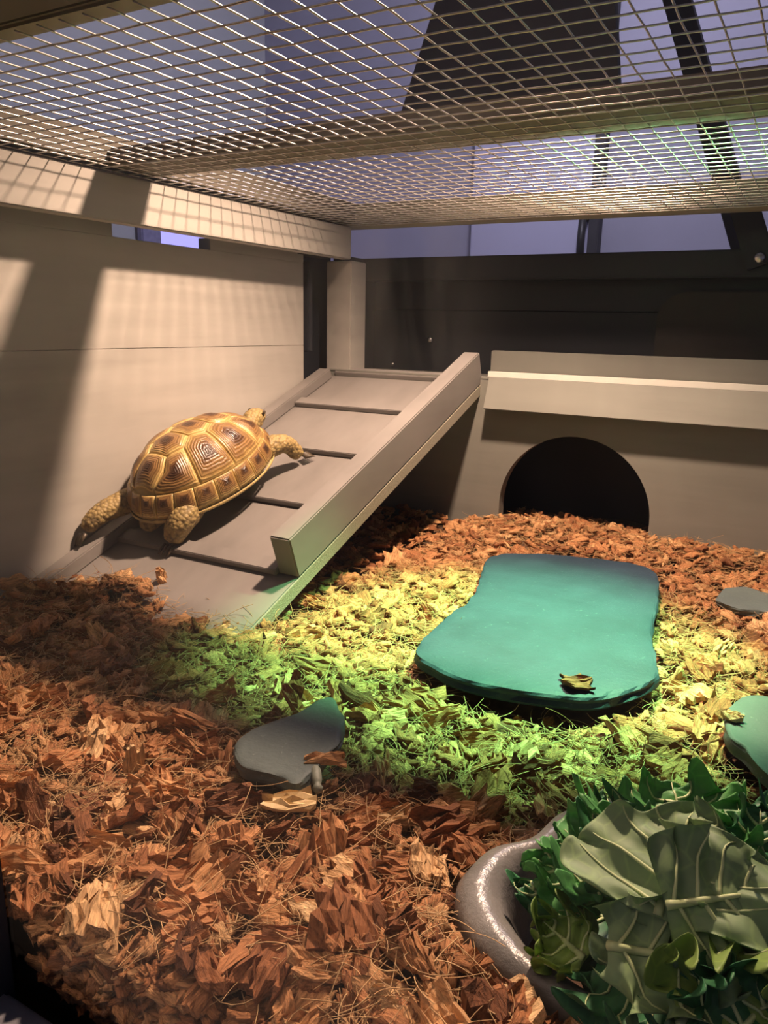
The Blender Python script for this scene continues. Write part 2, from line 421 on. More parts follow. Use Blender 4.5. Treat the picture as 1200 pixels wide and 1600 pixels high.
# ------------------------------------------------------------------ platform with the arched hide front
pf = tag(empty('platform', (-0.1, 0.80, BASE)), 'grey raised wooden platform with an arched doorway in its front panel', 'platform')
AYF = 0.750
def arch_panel():
    cxl, cxr = at_y(779, 800, AYF).x, at_y(1016, 800, AYF).x
    cx, rad = (cxl + cxr) / 2, (cxr - cxl) / 2
    ztop = at_y(893, 682, AYF).z; zc = ztop - rad
    x0, x1, z0, z1 = -0.500, 0.60, BASE, -0.052
    bm = bmesh.new()
    arc = [(cx - rad, z0)] + [(cx - rad * math.cos(k / 32 * math.pi), zc + rad * math.sin(k / 32 * math.pi)) for k in range(33)] + [(cx + rad, z0)]
    outer = [(x0, z0)] + [None] * 33 + [(x1, z0)]
    for k in range(33):
        a = k / 32
        w = math.pi * a
        dx, dz = -math.cos(w), math.sin(w)
        if a == 0: outer[k + 1] = (x0, zc)
        elif a == 1: outer[k + 1] = (x1, zc)
        else:
            tx = ((x1 - cx) / dx if dx > 1e-6 else ((x0 - cx) / dx if dx < -1e-6 else 1e9))
            tz = (z1 - zc) / dz if dz > 1e-6 else 1e9
            t = min(tx, tz); outer[k + 1] = (cx + dx * t, zc + dz * t)
    # insert exact top corners
    for y in (AYF, AYF + 0.014): pass
    def ring(y): return [bm.verts.new((a, y, b)) for a, b in arc], [bm.verts.new((a, y, b)) for a, b in outer]
    A0, O0 = ring(AYF); A1, O1 = ring(AYF + 0.014)
    n = len(arc)
    for i in range(n - 1):
        cor = None
        if abs(outer[i][0] - outer[i + 1][0]) > 1e-6 and abs(outer[i][1] - outer[i + 1][1]) > 1e-6:
            cor = (x0 if i < n / 2 else x1, z1)
        if cor:
            c0 = bm.verts.new((cor[0], AYF, cor[1])); c1 = bm.verts.new((cor[0], AYF + .014, cor[1]))
            bm.faces.new((A0[i], O0[i], c0, O0[i + 1], A0[i + 1])); bm.faces.new((A1[i], A1[i + 1], O1[i + 1], c1, O1[i]))
        else:
            bm.faces.new((A0[i], O0[i], O0[i + 1], A0[i + 1])); bm.faces.new((A1[i], A1[i + 1], O1[i + 1], O1[i]))
        bm.faces.new((A0[i], A0[i + 1], A1[i + 1], A1[i]))
    bmesh.ops.recalc_face_normals(bm, faces=bm.faces)
    return bm
bm_obj('arch_panel', arch_panel(), XWOOD, pf)
# overhanging fascia, leaning out a little at its foot
fx0 = at_y(762, 600, 0.742).x
zt, zb = at_y(767, 589.5, 0.744).z, at_y(750, 638, 0.733).z
bm_obj('fascia', prism_bm([(0.744, zt), (0.733, zb), (0.7345, zb - .0006), (0.7495, zb - .0006), (0.7495, zt)], 0, fx0, 0.60, 0.0004), XWOOD, pf)
box('floor_board', -0.498, 0.60, 0.7640, 0.858, -0.064, -0.0525, XWOOD, pf)
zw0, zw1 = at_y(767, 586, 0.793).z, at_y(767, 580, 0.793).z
box('lit_ledge_strip', at_y(767, 560, 0.797).x, 0.60, 0.7905, 0.7945, -0.0523, zw1, LIT_LEDGE, pf, 0.0004)  # thin white strip painting the lamp-lit line of the ledge
zs = at_y(767, 547.5, 0.797).z
box('upstand', at_y(767, 560, 0.797).x, 0.60, 0.797, 0.809, -0.0523, zs, XWOOD, pf, 0.001)
box('floor_edge_lip', -0.498, 0.60, 0.7505, 0.7635, -0.0515, -0.0495, XWOOD, pf, 0.0003)

# ------------------------------------------------------------------ ramp
TH = math.atan(0.3695)
def deck_z(y): return -0.3345 + 0.3695 * y
rp = tag(empty('ramp', (-0.40, 0.32, deck_z(0.32))), 'grey wooden ramp with cross slats and a tall guard board on its right', 'ramp')
ct, sn = math.cos(TH), math.sin(TH)
def ramp_box(name, x0, x1, s0, s1, n0, n1, mat, bev=0.0008):
    """s along the slope measured from y=0, n normal to the deck"""
    bm = box_bm(x0, x1, s0, s1, n0, n1, bev)
    for v in bm.verts:
        s, n = v.co.y, v.co.z
        v.co = Vector((v.co.x, s * ct - n * sn, deck_z(0) + s * sn + n * ct))
    return bm_obj(name, bm, mat, rp)
S = lambda y: y / ct
ramp_box('deck', WX + .001, -0.3055, S(0.27), S(0.752), -0.0105, 0.0, RAMPP)
ramp_box('deck_edge', -0.3055, -0.3045, S(0.30), S(0.752), -0.0105, -0.0003, EDGEP, 0.0002)
ramp_box('guard_board', -0.3225, -0.3048, S(0.4275) , S(0.7555), 0.0002, 0.0330, RAMPP, 0.001)
ramp_box('guard_board', WX + .0012, -0.4835, S(0.333), S(0.745), 0.0002, 0.0115, RAMPP, 0.001)
for y in (0.4246, 0.5047, 0.5864, 0.6719, 0.7500):
    ramp_box('slat', -0.4833, -0.3227, S(y), S(y) + 0.0145, 0.0002, 0.0052, RAMPP, 0.0006)

# ------------------------------------------------------------------ lamps
def lamp(name, label, pos, tgt, power, col, shade_r, shade_h, bulb_r, spot, blend, soft):
    root = tag(empty(name, pos), label, 'lamp')
    d = (Vector(tgt) - Vector(pos)).normalized()
    q = Vector((0, 0, -1)).rotation_difference(d)
    root.rotation_mode = 'QUATERNION'; root.rotation_quaternion = q
    r, h = shade_r, shade_h
    prof = [(r, -0.035), (r * .97, -0.02), (r * .90, h * .25), (r * .76, h * .5), (r * .56, h * .75), (r * .34, h * .95), (r * .30, h * 1.25), (r * .28, h * 1.27), (0.001, h * 1.27)]
    V, Fc = lathe(prof, 40); mesh_obj('shade', V, Fc, LAMPBLACK, root, True, True)
    prof = [(r * .985, -0.034), (r * .95, -0.02), (r * .88, h * .25), (r * .74, h * .5), (r * .54, h * .74), (0.001, h * .9)]
    V, Fc = lathe(prof, 40); mesh_obj('reflector', V, Fc, LAMPIN, root, True, True)
    prof = [(0.001, 0.004), (bulb_r * .6, 0.008), (bulb_r, 0.02), (bulb_r * .9, h * .4), (bulb_r * .5, h * .7), (bulb_r * .45, h * .88)]
    V, Fc = lathe(prof, 24); mesh_obj('bulb', V, Fc, emis(name + '_bulb_glass', col, 2.0), root, True, True)
    V, Fc = tube([(0, 0, h * 1.25), (0, .01, h * 1.25 + .08), (.02, .05, h * 1.25 + .25), (.03, .1, h * 1.25 + .6)], 0.003, 8)
    mesh_obj('cord', V, Fc, LAMPBLACK, root, True, True)
    ld = bpy.data.lights.new(name + '_light', 'SPOT'); ld.energy = power; ld.color = col
    ld.spot_size = math.radians(spot); ld.spot_blend = blend; ld.shadow_soft_size = soft
    lo = bpy.data.objects.new(name + '_light', ld); link(lo, root); lo.location = (0, 0, -0.002)
    return root
lamp('heat_lamp', 'black dome heat lamp hanging above the middle of the mesh lid', W_POS, W_TGT, W_POWER, W_COL, 0.088, 0.09, 0.03, 115, 0.8, 0.016)
lamp('spot_lamp', 'black dome lamp giving a green beam above the large slate', G_POS, G_TGT, G_POWER, G_COL, 0.05, 0.08, 0.02, 39, 1.0, 0.012)

# ------------------------------------------------------------------ slate slabs
def slate(name, label, outline, ztop, thick, group=None, seed=0, tilt=(0, 0), dome=0.0, mat=None):
    P = catmull([(a, b, 0) for a, b in outline], 8)
    n = len(P); c = sum(P, Vector()) / n
    V, Fc = [], []
    rings = [(0.0, 0), (0.35, 0), (0.65, 0), (0.85, 0), (0.965, -0.0001), (0.99, -0.0005), (1.0, -0.0018), (0.992, -0.45 * thick), (1.006, -0.7 * thick), (0.985, -thick)]
    for ri, (s, dz) in enumerate(rings):
        for k, p in enumerate(P):
            w = nz(p.x * 90 + seed, p.y * 90, ri * 0.8)
            j = 0.0016 * w if s > 0.94 else 0
            d = (p - c)
            q = c + d * (s + (j / max(d.length, 1e-4)))
            z = ztop + dz + 0.0007 * nz(q.x * 25 + seed, q.y * 25) + (0.0006 * w if s > .97 else 0)
            z += (q.x - c.x) * tilt[0] + (q.y - c.y) * tilt[1] - dome * s * s
            V.append((q.x, q.y, z))
    for ri in range(len(rings) - 1):
        for k in range(n):
            a, b = ri * n + k, ri * n + (k + 1) % n
            if ri == 0: Fc.append((a, a + n, b + n))
            else: Fc.append((a, a + n, b + n, b))
    Fc.append(tuple((len(rings) - 1) * n + k for k in range(n))[::-1])
    o = mesh_obj(name, V, Fc, mat or SLATE)
    me = o.data
    me.polygons.foreach_set('use_smooth', [i < n * 4 for i in range(len(me.polygons))])
    tag(o, label, 'stone', group)
    return o
SLAB = [(-.186, .378), (-.1925, .43), (-.193, .478), (-.207, .53), (-.219, .575), (-.208, .600), (-.163, .620), (-.115, .628), (-.092, .612), (-.080, .557), (-.070, .479), (-.058, .43), (-.056, .412), (-.076, .375), (-.103, .3625), (-.138, .356), (-.166, .362)]
def pix(lst, z): return [(at_z(u, v, z).x, at_z(u, v, z).y) for u, v in lst]
SZ = -0.185
SMALL = pix([(364, 1162), (385, 1138), (425, 1125), (470, 1112), (500, 1096), (522, 1098), (537, 1128), (533, 1158), (510, 1180), (490, 1205), (462, 1221), (425, 1203), (380, 1190)], SZ)
RIGHTS = pix([(1132, 1132), (1142, 1108), (1165, 1088), (1210, 1092), (1290, 1110), (1320, 1160), (1290, 1215), (1230, 1220), (1195, 1202), (1165, 1170), (1140, 1152)], SZ)
FARS = pix([(1120, 936), (1135, 920), (1165, 918), (1200, 928), (1260, 940), (1250, 962), (1190, 955), (1150, 950)], -0.192)
slate('slate_slab', 'large dark slate slab in the green light before the arch', SLAB, -0.1845, 0.0085, seed=1)
slate('slate_stone', 'small leaf-shaped grey slate half sunk in bedding, front left', SMALL, -0.1852, 0.006, 'small slates', seed=5, tilt=(0.05, 0.06), mat=SLATE2)
slate('slate_stone', 'small slate at the right picture edge behind the kale', RIGHTS, -0.1848, 0.007, 'small slates', seed=9, tilt=(0, 0.03), mat=SLATE2)
slate('slate_stone', 'thin slate mostly buried in chips, right of the large slab', FARS, -0.1915, 0.005, 'small slates', seed=14, mat=SLATE2)

def inside(px, py, poly):
    c = False; n = len(poly); j = n - 1
    for i in range(n):
        xi, yi = poly[i][:2]; xj, yj = poly[j][:2]
        if (yi > py) != (yj > py) and px < (xj - xi) * (py - yi) / (yj - yi) + xi: c = not c
        j = i
    return c

# ------------------------------------------------------------------ food bowl
BOWL = [(-.084, .208), (-.074, .192), (-.056, .179), (-.030, .174), (.010, .172), (.045, .184), (.066, .212), (.064, .250), (.040, .282), (.004, .294), (-.030, .292), (-.055, .281), (-.0655, .262), (-.0715, .240), (-.082, .226)]
def build_bowl():
    P = catmull([(a, b, 0) for a, b in BOWL], 6); n = len(P); c = Vector((-.005, .232, 0))
    rings = [(0.90, -.222), (0.97, -.205), (1.0, -.192), (0.995, -.184), (0.96, -.1795), (0.90, -.1780), (0.84, -.1795), (0.80, -.184), (0.76, -.195), (0.70, -.206), (0.58, -.211), (0.3, -.212), (0.02, -.212)]
    V, Fc = [], []
    for s, z in rings:
        for k, p in enumerate(P):
            q = c + (p - c) * s
            j = 1 + 0.01 * nz(q.x * 60, q.y * 60, z * 60)
            V.append((c.x + (q.x - c.x) * j, c.y + (q.y - c.y) * j, z + 0.0022 * nz(q.x * 35, q.y * 35, 3) * (1 if s > .7 else .3)))
    for r in range(len(rings) - 1):
        for k in range(n):
            Fc.append((r * n + k, r * n + (k + 1) % n, (r + 1) * n + (k + 1) % n, (r + 1) * n + k))
    m, nt, b = new_mat('grey_glazed_stone')
    f = noise_tex(nt, 160, 5, 0.65); g = noise_tex(nt, 25, 3)
    nt.links.new(ramp(nt, [(0.3, (0.09, 0.09, 0.088)), (0.6, (0.19, 0.187, 0.18)), (0.75, (0.28, 0.275, 0.265))], g), b.inputs['Base Color'])
    b.inputs['Roughness'].default_value = 0.28; bump(nt, b, f, 0.55, 0.0012)
    o = mesh_obj('food_bowl', V, Fc, m, None, True)
    return tag(o, 'glossy grey stone-look food dish holding the kale', 'bowl')
build_bowl()

# ------------------------------------------------------------------ kale
def leaf_mat(name, lo, hi, rough=0.5):
    m, nt, b = new_mat(name)
    f = noise_tex(nt, 55, 5, 0.6); v = N(nt, 'ShaderNodeTexVoronoi', feature='DISTANCE_TO_EDGE')
    tc = N(nt, 'ShaderNodeTexCoord'); nt.links.new(tc.outputs['Object'], v.inputs['Vector']); v.inputs['Scale'].default_value = 170
    col = ramp(nt, [(0.3, lo), (0.7, hi)], f)
    ve = ramp(nt, [(0.0, (1.25, 1.25, 1.1)), (0.10, (1, 1, 1))], v.outputs['Distance'])
    mx = N(nt, 'ShaderNodeMix', data_type='RGBA', blend_type='MULTIPLY'); mx.inputs[0].default_value = 1
    nt.links.new(col, mx.inputs[6]); nt.links.new(ve, mx.inputs[7])
    nt.links.new(mx.outputs[2], b.inputs['Base Color'])
    b.inputs['Roughness'].default_value = rough
    b.inputs['Subsurface Weight'].default_value = 0.0
    bump(nt, b, v.outputs['Distance'], 0.35, 0.0007)
    # a leaf lets some light through
    nt2 = nt; out = nt.nodes['Material Output']
    tl = N(nt, 'ShaderNodeBsdfTranslucent'); nt.links.new(mx.outputs[2], tl.inputs[0])
    ms = N(nt, 'ShaderNodeMixShader'); ms.inputs[0].default_value = 0.25
    nt.links.new(b.outputs[0], ms.inputs[1]); nt.links.new(tl.outputs[0], ms.inputs[2]); nt.links.new(ms.outputs[0], out.inputs[0])
    return m
KPALE = leaf_mat('kale_underside', (0.175, 0.28, 0.14), (0.26, 0.39, 0.205), 0.6)
KMID = leaf_mat('kale_green', (0.06, 0.25, 0.075), (0.14, 0.42, 0.13))
KDARK = leaf_mat('kale_dark_green', (0.025, 0.125, 0.055), (0.055, 0.22, 0.095))
KYEL = leaf_mat('kale_yellow_green', (0.16, 0.28, 0.06), (0.28, 0.42, 0.11))
KVEIN = simple('kale_vein', (0.46, 0.55, 0.28), 0.5, var=0.1)

def kale(label, base, tip, width, nrm, mat, ruff=0.006, freq=7, cup=0.15, bend=0.0, jag=0.18, seed=0, veins=True, nv=5, twist=0.0):
    base, tip, nrm = Vector(base), Vector(tip), Vector(nrm).normalized()
    L = (tip - base).length; t = (tip - base).normalized()
    nrm = (nrm - t * nrm.dot(t)).normalized(); s = t.cross(nrm)
    NU, NV = 72, 45
    def wid(u):
        w = (math.sin(math.pi * min(1, u * 0.93 + 0.07) ** 0.72)) ** 0.62
        return max(0.03, w) * width
    def pos(u, v, off=0.0):
        av = abs(v); sd = 1 if v > 0 else -1
        e = max(0.0, (av - 0.40) / 0.60); e2 = max(0.0, (u - 0.75) / 0.25) * (1 - 0.3 * av)
        lob = math.sin(u * freq * 3.1 + sd * 2 + seed); fine = math.sin(u * freq * 9.7 + seed * 2 + sd)
        w = wid(u) * (1 + jag * e * (0.5 * lob + 0.16 * fine))
        ph = u * freq * 2 * math.pi
        em = max(e, e2)
        rf = ruff * em ** 1.6 * (0.75 * math.sin(ph * 0.62 + seed + sd) + 0.42 * math.sin(ph * 1.55 + seed * 1.7 + v * 3))
        curl = 0.9 * ruff * e ** 3 * (0.5 + 0.5 * math.sin(ph * 0.8 + seed * 2.3))
        lx = v * w - sd * curl * 0.8
        h = cup * w * av ** 1.6 + rf + curl + bend * L * (u * (1 - u)) + 0.0024 * nz(u * 3.2 + seed, v * 2.2, 1.0) + twist * (u - .5) * v * width
        ly = u * L + 0.5 * ruff * e * math.cos(ph * 0.9 + seed) + e2 * 0.02 * L * math.sin(v * 9 + seed)
        h += 0.0007 * math.sin(u * nv * 2 * math.pi - av * 3.5) * (1 - em)
        return base + t * ly + s * lx + nrm * (h + off)
    me_v, me_f, mi = [], [], []
    for off in (0.00035, -0.00035):
        for i in range(NU):
            for j in range(NV):
                me_v.append(pos(i / (NU - 1), -1 + 2 * j / (NV - 1), off))
    A = NU * NV
    for i in range(NU - 1):
        for j in range(NV - 1):
            a = i * NV + j
            me_f.append((a, a + NV, a + NV + 1, a + 1)); me_f.append((A + a, A + a + 1, A + a + NV + 1, A + a + NV))
    for i in range(NU - 1):
        for j in (0, NV - 1):
            a = i * NV + j; me_f.append((a, a + NV, A + a + NV, A + a) if j else (a, A + a, A + a + NV, a + NV))
    o = mesh_obj('kale_leaf', me_v, me_f, mat, None, True)
    tag(o, label, 'leaf', 'kale leaves in the dish')
    if veins:
        VV = [pos(k / 20 * 0.94 - 0.0, 0.0, 0.0006) for k in range(21)]
        V, Fc = tube(VV, [0.00125 * (1 - k / 23) for k in range(21)], 7)
        mesh_obj('midrib', V, Fc, KVEIN, o, True)
        for k in range(nv):
            u0 = 0.06 + 0.62 * k / max(1, nv - 1)
            for sd in (-1, 1):
                u0b = u0 + (0.035 if sd > 0 else 0)
                pts = [pos(min(0.97, u0b + 0.24 * q), sd * 0.85 * q, 0.0005) for q in [i / 9 for i in range(10)]]
                V, Fc = tube(pts, [0.00062 * (1 - i / 12) for i in range(10)], 6)
                mesh_obj('side_vein', V, Fc, KVEIN, o, True)
    return o
def K(u, v, z): return at_z(u, v, z)
TOC = Vector((0.05, -0.75, 0.65))
# large pale leaf showing its underside and veins
kale('large pale kale leaf showing its veined underside at the heap top', K(1028, 1432, -.140), K(1085, 1255, -.124), 0.029, (-0.15, -.62, .78), KPALE, ruff=.0035, freq=3, cup=-.10, jag=.10, seed=1.0, nv=4)
kale('pale veined kale leaf drooping to the right of the large one', K(1040, 1415, -.136), K(1220, 1390, -.132), 0.021, (.1, -.75, .65), KPALE, ruff=.005, freq=4, cup=-.15, jag=.16, seed=2.2, nv=4)
kale('pale crumpled kale leaf lying below the large veined one', K(950, 1478, -.150), K(1200, 1520, -.146), 0.017, (0, -.70, .7), KPALE, ruff=.0065, freq=5, cup=.1, jag=.2, seed=3.1, nv=4)
kale('small pale kale leaf at the lower front of the heap', K(1000, 1540, -.158), K(1010, 1440, -.148), 0.013, (-.2, -.8, .55), KPALE, ruff=.004, freq=3, cup=.12, jag=.15, seed=4.7, nv=3)
kale('yellow-green frilled kale leaf folded at the front right corner', K(1060, 1600, -.158), K(1215, 1500, -.142), 0.016, (.1, -.8, .6), KYEL, ruff=.008, freq=6, cup=.2, seed=5.5, nv=4)
kale('bright curly kale leaf hanging over the left dish rim', K(965, 1395, -.158), K(835, 1345, -.168), 0.013, (-.3, -.5, .8), KMID, ruff=.007, freq=6, cup=.15, seed=6.4, nv=4)
kale('curly kale leaf pointing up at the left of the heap', K(945, 1400, -.152), K(925, 1255, -.148), 0.012, (-.45, -.6, .65), KMID, ruff=.007, freq=7, cup=.25, seed=7.3, nv=4)
kale('small yellow-green kale frill inside the dish, lower left', K(915, 1500, -.172), K(850, 1440, -.172), 0.012, (-.3, -.6, .75), KYEL, ruff=.006, freq=5, cup=.2, seed=8.8, nv=3)
kale('dark ruffled kale leaf at the back of the dish', K(1090, 1340, -.152), K(1045, 1222, -.146), 0.026, (0, -.35, .95), KMID, ruff=.0055, freq=7, cup=.12, seed=9.1, nv=4)
kale('dark kale leaf standing at the right picture edge', K(1190, 1390, -.150), K(1186, 1250, -.135), 0.014, (.2, -.8, .5), KDARK, ruff=.005, freq=7, cup=.2, seed=10.4, nv=4)
kale('deep green kale leaf lying low under the pale leaves', K(1120, 1500, -.176), K(870, 1400, -.178), 0.026, (0, -.4, .9), KDARK, ruff=.008, freq=6, cup=.15, seed=11.2, nv=4)
kale('deep green kale leaf spilling over the front of the dish', K(960, 1480, -.170), K(1120, 1620, -.160), 0.022, (0, -.6, .8), KDARK, ruff=.008, freq=6, cup=.1, seed=12.6, nv=4)
kale('green curly kale leaf between the large leaf and back ruffles', K(1010, 1400, -.148), K(950, 1250, -.146), 0.016, (-.2, -.5, .8), KDARK, ruff=.005, freq=7, cup=.15, seed=13.9, nv=3)
kale('green kale leaf with curled edge right of the large leaf', K(1130, 1400, -.146), K(1120, 1285, -.142), 0.016, (.2, -.55, .8), KMID, ruff=.005, freq=6, cup=.2, seed=15.1, nv=3)
kale('dark kale leaf in the lower right picture corner', K(1120, 1640, -.160), K(1230, 1540, -.145), 0.018, (.2, -.7, .6), KDARK, ruff=.008, freq=6, cup=.15, seed=16.6, nv=3)
kale('small green kale leaf tucked behind the left dish rim', K(900, 1420, -.172), K(815, 1385, -.178), 0.010, (-.2, -.5, .8), KDARK, ruff=.006, freq=5, cup=.2, seed=17.7, nv=3)

# ------------------------------------------------------------------ tortoise
def tortoise():
    O = Vector((-0.4455, 0.495, deck_z(0.495) + 0.0045))
    root = tag(empty('tortoise', O), 'brown and yellow tortoise climbing the grey ramp beside the wall', 'tortoise')
    yaw = -0.06
    t = Vector((0, ct, sn)); n = Vector((0, -sn, ct)); s = Vector((1, 0, 0))
    t2 = t * math.cos(yaw) - s * math.sin(yaw); s2 = s * math.cos(yaw) + t * math.sin(yaw)
    root.matrix_basis = Matrix(((s2.x, t2.x, n.x, O.x), (s2.y, t2.y, n.y, O.y), (s2.z, t2.z, n.z, O.z), (0, 0, 0, 1)))
    A, B, H, b0 = 0.072, 0.0505, 0.047, 0.021
    def dome(a, b):
        r = math.hypot(a, b)
        z = H * max(0.0, 1 - min(r, 1) ** 2.5) ** 0.62
        fl = max(0, r - 0.86)
        k = 1 + 0.0 * fl
        # a little lower towards head, flatter middle line
        z *= 1 + 0.05 * (-a)
        return Vector((b * B * k, a * A * k, b0 + z - (0.010 * max(0, r - 1))))
    def nrm(a, b):
        e = 0.01
        dx = dome(a, b + e) - dome(a, b - e); dy = dome(a + e, b) - dome(a - e, b)
        w = dx.cross(dy); return w.normalized() if w.length > 1e-12 else Vector((0, 0, 1))
    # skin
    skin, nt, bs = new_mat('tortoise_skin')
    v = N(nt, 'ShaderNodeTexVoronoi'); tc = N(nt, 'ShaderNodeTexCoord'); nt.links.new(tc.outputs['Object'], v.inputs['Vector']); v.inputs['Scale'].default_value = 330
    f = noise_tex(nt, 70, 4)
    mx = N(nt, 'ShaderNodeMix', data_type='FLOAT'); mx.inputs[0].default_value = 0.55
    nt.links.new(v.outputs['Distance'], mx.inputs[2]); nt.links.new(f, mx.inputs[3])
    nt.links.new(ramp(nt, [(0.22, (0.42, 0.31, 0.12)), (0.5, (0.31, 0.22, 0.085)), (0.72, (0.12, 0.085, 0.04))], mx.outputs[0]), bs.inputs['Base Color'])
    bs.inputs['Roughness'].default_value = 0.6
    inv = N(nt, 'ShaderNodeMath', operation='SUBTRACT'); inv.inputs[0].default_value = 1; nt.links.new(v.outputs['Distance'], inv.inputs[1])
    bump(nt, bs, inv.outputs[0], 0.8, 0.0012)
    claw = simple('tortoise_claw', (0.08, 0.06, 0.04), 0.4)
    # body: one skinned mesh
    nodes = {
        'pel': ((0, -.030, .024), .027), 'mid': ((0, 0, .025), .030), 'che': ((0, .030, .025), .027),
        'nk1': ((-.004, .056, .027), .012), 'nk2': ((-.006, .068, .032), .0095), 'hd1': ((-.007, .077, .036), .0115), 'hd2': ((-.007, .086, .036), .0095), 'hd3': ((-.007, .093, .034), .006),
        'hr0': ((.026, -.036, .022), .014), 'hr1': ((.030, -.053, .021), .0135), 'hr2': ((.027, -.064, .014), .0115), 'hr3': ((.0235, -.066, .006), .0095), 'hr4': ((.0225, -.070, .0015), .0080),
        'hl0': ((-.024, -.036, .023), .013), 'hl1': ((-.031, -.062, .025), .0115), 'hl2': ((-.036, -.082, .0265), .0095), 'hl3': ((-.0385, -.092, .0225), .0085), 'hl4': ((-.040, -.099, .0175), .0060),
        'fr0': ((.026, .040, .024), .012), 'fr1': ((.031, .057, .025), .0115), 'fr2': ((.034, .071, .022), .0095), 'fr3': ((.037, .076, .011), .0085), 'fr4': ((.038, .080, .0025), .0068),
        'fl0': ((-.026, .040, .024), .012), 'fl1': ((-.034, .058, .022), .011), 'fl2': ((-.036, .074, .013), .009), 'fl3': ((-.036, .082, .004), .0078),
        'tl0': ((-.004, -.050, .018), .015), 'tl1': ((-.008, -.062, .012), .011), 'tl2': ((-.006, -.070, .006), .0055),
    }
    ed = [('pel', 'mid'), ('mid', 'che'), ('che', 'nk1'), ('nk1', 'nk2'), ('nk2', 'hd1'), ('hd1', 'hd2'), ('hd2', 'hd3'),
          ('pel', 'hr0'), ('hr0', 'hr1'), ('hr1', 'hr2'), ('hr2', 'hr3'), ('hr3', 'hr4'), ('pel', 'hl0'), ('hl0', 'hl1'), ('hl1', 'hl2'), ('hl2', 'hl3'), ('hl3', 'hl4'),
          ('che', 'fr0'), ('fr0', 'fr1'), ('fr1', 'fr2'), ('fr2', 'fr3'), ('fr3', 'fr4'), ('che', 'fl0'), ('fl0', 'fl1'), ('fl1', 'fl2'), ('fl2', 'fl3'), ('pel', 'tl0'), ('tl0', 'tl1'), ('tl1', 'tl2')]
    names = list(nodes); me = bpy.data.meshes.new('body')
    me.from_pydata([nodes[k][0] for k in names], [(names.index(a), names.index(b)) for a, b in ed], []); me.update()
    body = bpy.data.objects.new('body', me); link(body, root); me.materials.append(skin)
    sk = body.modifiers.new('skin', 'SKIN'); sk.use_smooth_shade = True; sk.branch_smoothing = 0.4
    for i, k in enumerate(names):
        d = me.skin_vertices[0].data[i]; r = nodes[k][1]
        d.radius = (r, r * (0.62 if k in ('pel', 'mid', 'che') else 1)); d.use_root = (k == 'mid')
    ss = body.modifiers.new('sub', 'SUBSURF'); ss.levels = 2; ss.render_levels = 2
    tx = bpy.data.textures.new('skin_folds', 'VORONOI'); tx.noise_scale = 0.0042
    dp = body.modifiers.new('folds', 'DISPLACE'); dp.texture = tx; dp.strength = -0.0011; dp.mid_level = 0.3; dp.texture_coords = 'LOCAL'
    ss2 = body.modifiers.new('sub2', 'SUBSURF'); ss2.levels = 1; ss2.render_levels = 1
    body.modifiers.move(2, 3)
    # eyes
    for sd in (-1, 1):
        V, Fc = lathe([(0.0001, .0022), (.0012, .0018), (.0019, .0008), (.0021, 0), (.0018, -.001)], 12)
        mesh_obj('eye', [(-.007 + sd * (.0088 + c * .6), .086 + a, .0405 + b) for a, b, c in V], Fc, claw, body, True, True)
    # claws
    def claws(c, d, spread, nn=4, L=.008):
        c, d, spread = Vector(c), Vector(d).normalized(), Vector(spread)
        for i in range(nn):
            k = (i - (nn - 1) / 2)
            p0 = c + spread * k
            V, Fc = tube([p0 - d * .002, p0 + d * L * .5, p0 + d * L + Vector((0, 0, -.0012))], [.0016, .0012, .0003], 6)
            mesh_obj('claw', V, Fc, claw, body, True, True)
    claws((.0225, -.074, .0008), (0, -1, -.25), (.0034, 0, 0))
    claws((.041, .084, .0025), (.45, 1, -.2), (.0028, -.0014, 0))
    claws((-.041, -.102, .0155), (-.1, -.8, -.6), (.0026, 0, .0006))
    # plastron
    V, Fc = [], []
    for ri, (sc, z) in enumerate([(0.0, .010), (.5, .010), (.78, .0125), (.90, .018), (.97, .0235)]):
        for k in range(40):
            w = 2 * math.pi * k / 40
            V.append((math.cos(w) * B * .93 * sc, math.sin(w) * A * .93 * sc, z))
    for ri in range(4):
        for k in range(40):
            a, b = ri * 40 + k, ri * 40 + (k + 1) % 40
            Fc.append((a, b, b + 40, a + 40))
    mesh_obj('plastron', V, Fc, simple('plastron_horn', (0.26, 0.19, 0.08), 0.5, var=.3, scale=80), root, True, True)
    # carapace shell and scutes
    sm, nt, bs = new_mat('scute_horn')
    at = N(nt, 'ShaderNodeAttribute', attribute_name='ring')
    nn_ = noise_tex(nt, 95, 5, 0.65); big = noise_tex(nt, 34, 3)
    ad = N(nt, 'ShaderNodeMath', operation='MULTIPLY_ADD'); nt.links.new(nn_, ad.inputs[0]); ad.inputs[1].default_value = 0.55; nt.links.new(at.outputs['Fac'], ad.inputs[2])
    ad2 = N(nt, 'ShaderNodeMath', operation='MULTIPLY_ADD'); nt.links.new(big, ad2.inputs[0]); ad2.inputs[1].default_value = 0.55; nt.links.new(ad.outputs[0], ad2.inputs[2])
    sb = N(nt, 'ShaderNodeMath', operation='SUBTRACT'); nt.links.new(ad2.outputs[0], sb.inputs[0]); sb.inputs[1].default_value = 0.53
    c1 = ramp(nt, [(0.10, (0.05, 0.022, 0.010)), (0.36, (0.13, 0.062, 0.024)), (0.50, (0.33, 0.185, 0.068)), (0.68, (0.25, 0.14, 0.052)), (0.84, (0.42, 0.27, 0.095)), (0.96, (0.66, 0.48, 0.19))], sb.outputs[0])
    wv = N(nt, 'ShaderNodeMath', operation='SINE'); ml = N(nt, 'ShaderNodeMath', operation='MULTIPLY_ADD')
    nt.links.new(at.outputs['Fac'], ml.inputs[0]); ml.inputs[1].default_value = 52.0
    n3 = N(nt, 'ShaderNodeMath', operation='MULTIPLY'); nt.links.new(nn_, n3.inputs[0]); n3.inputs[1].default_value = 9.0
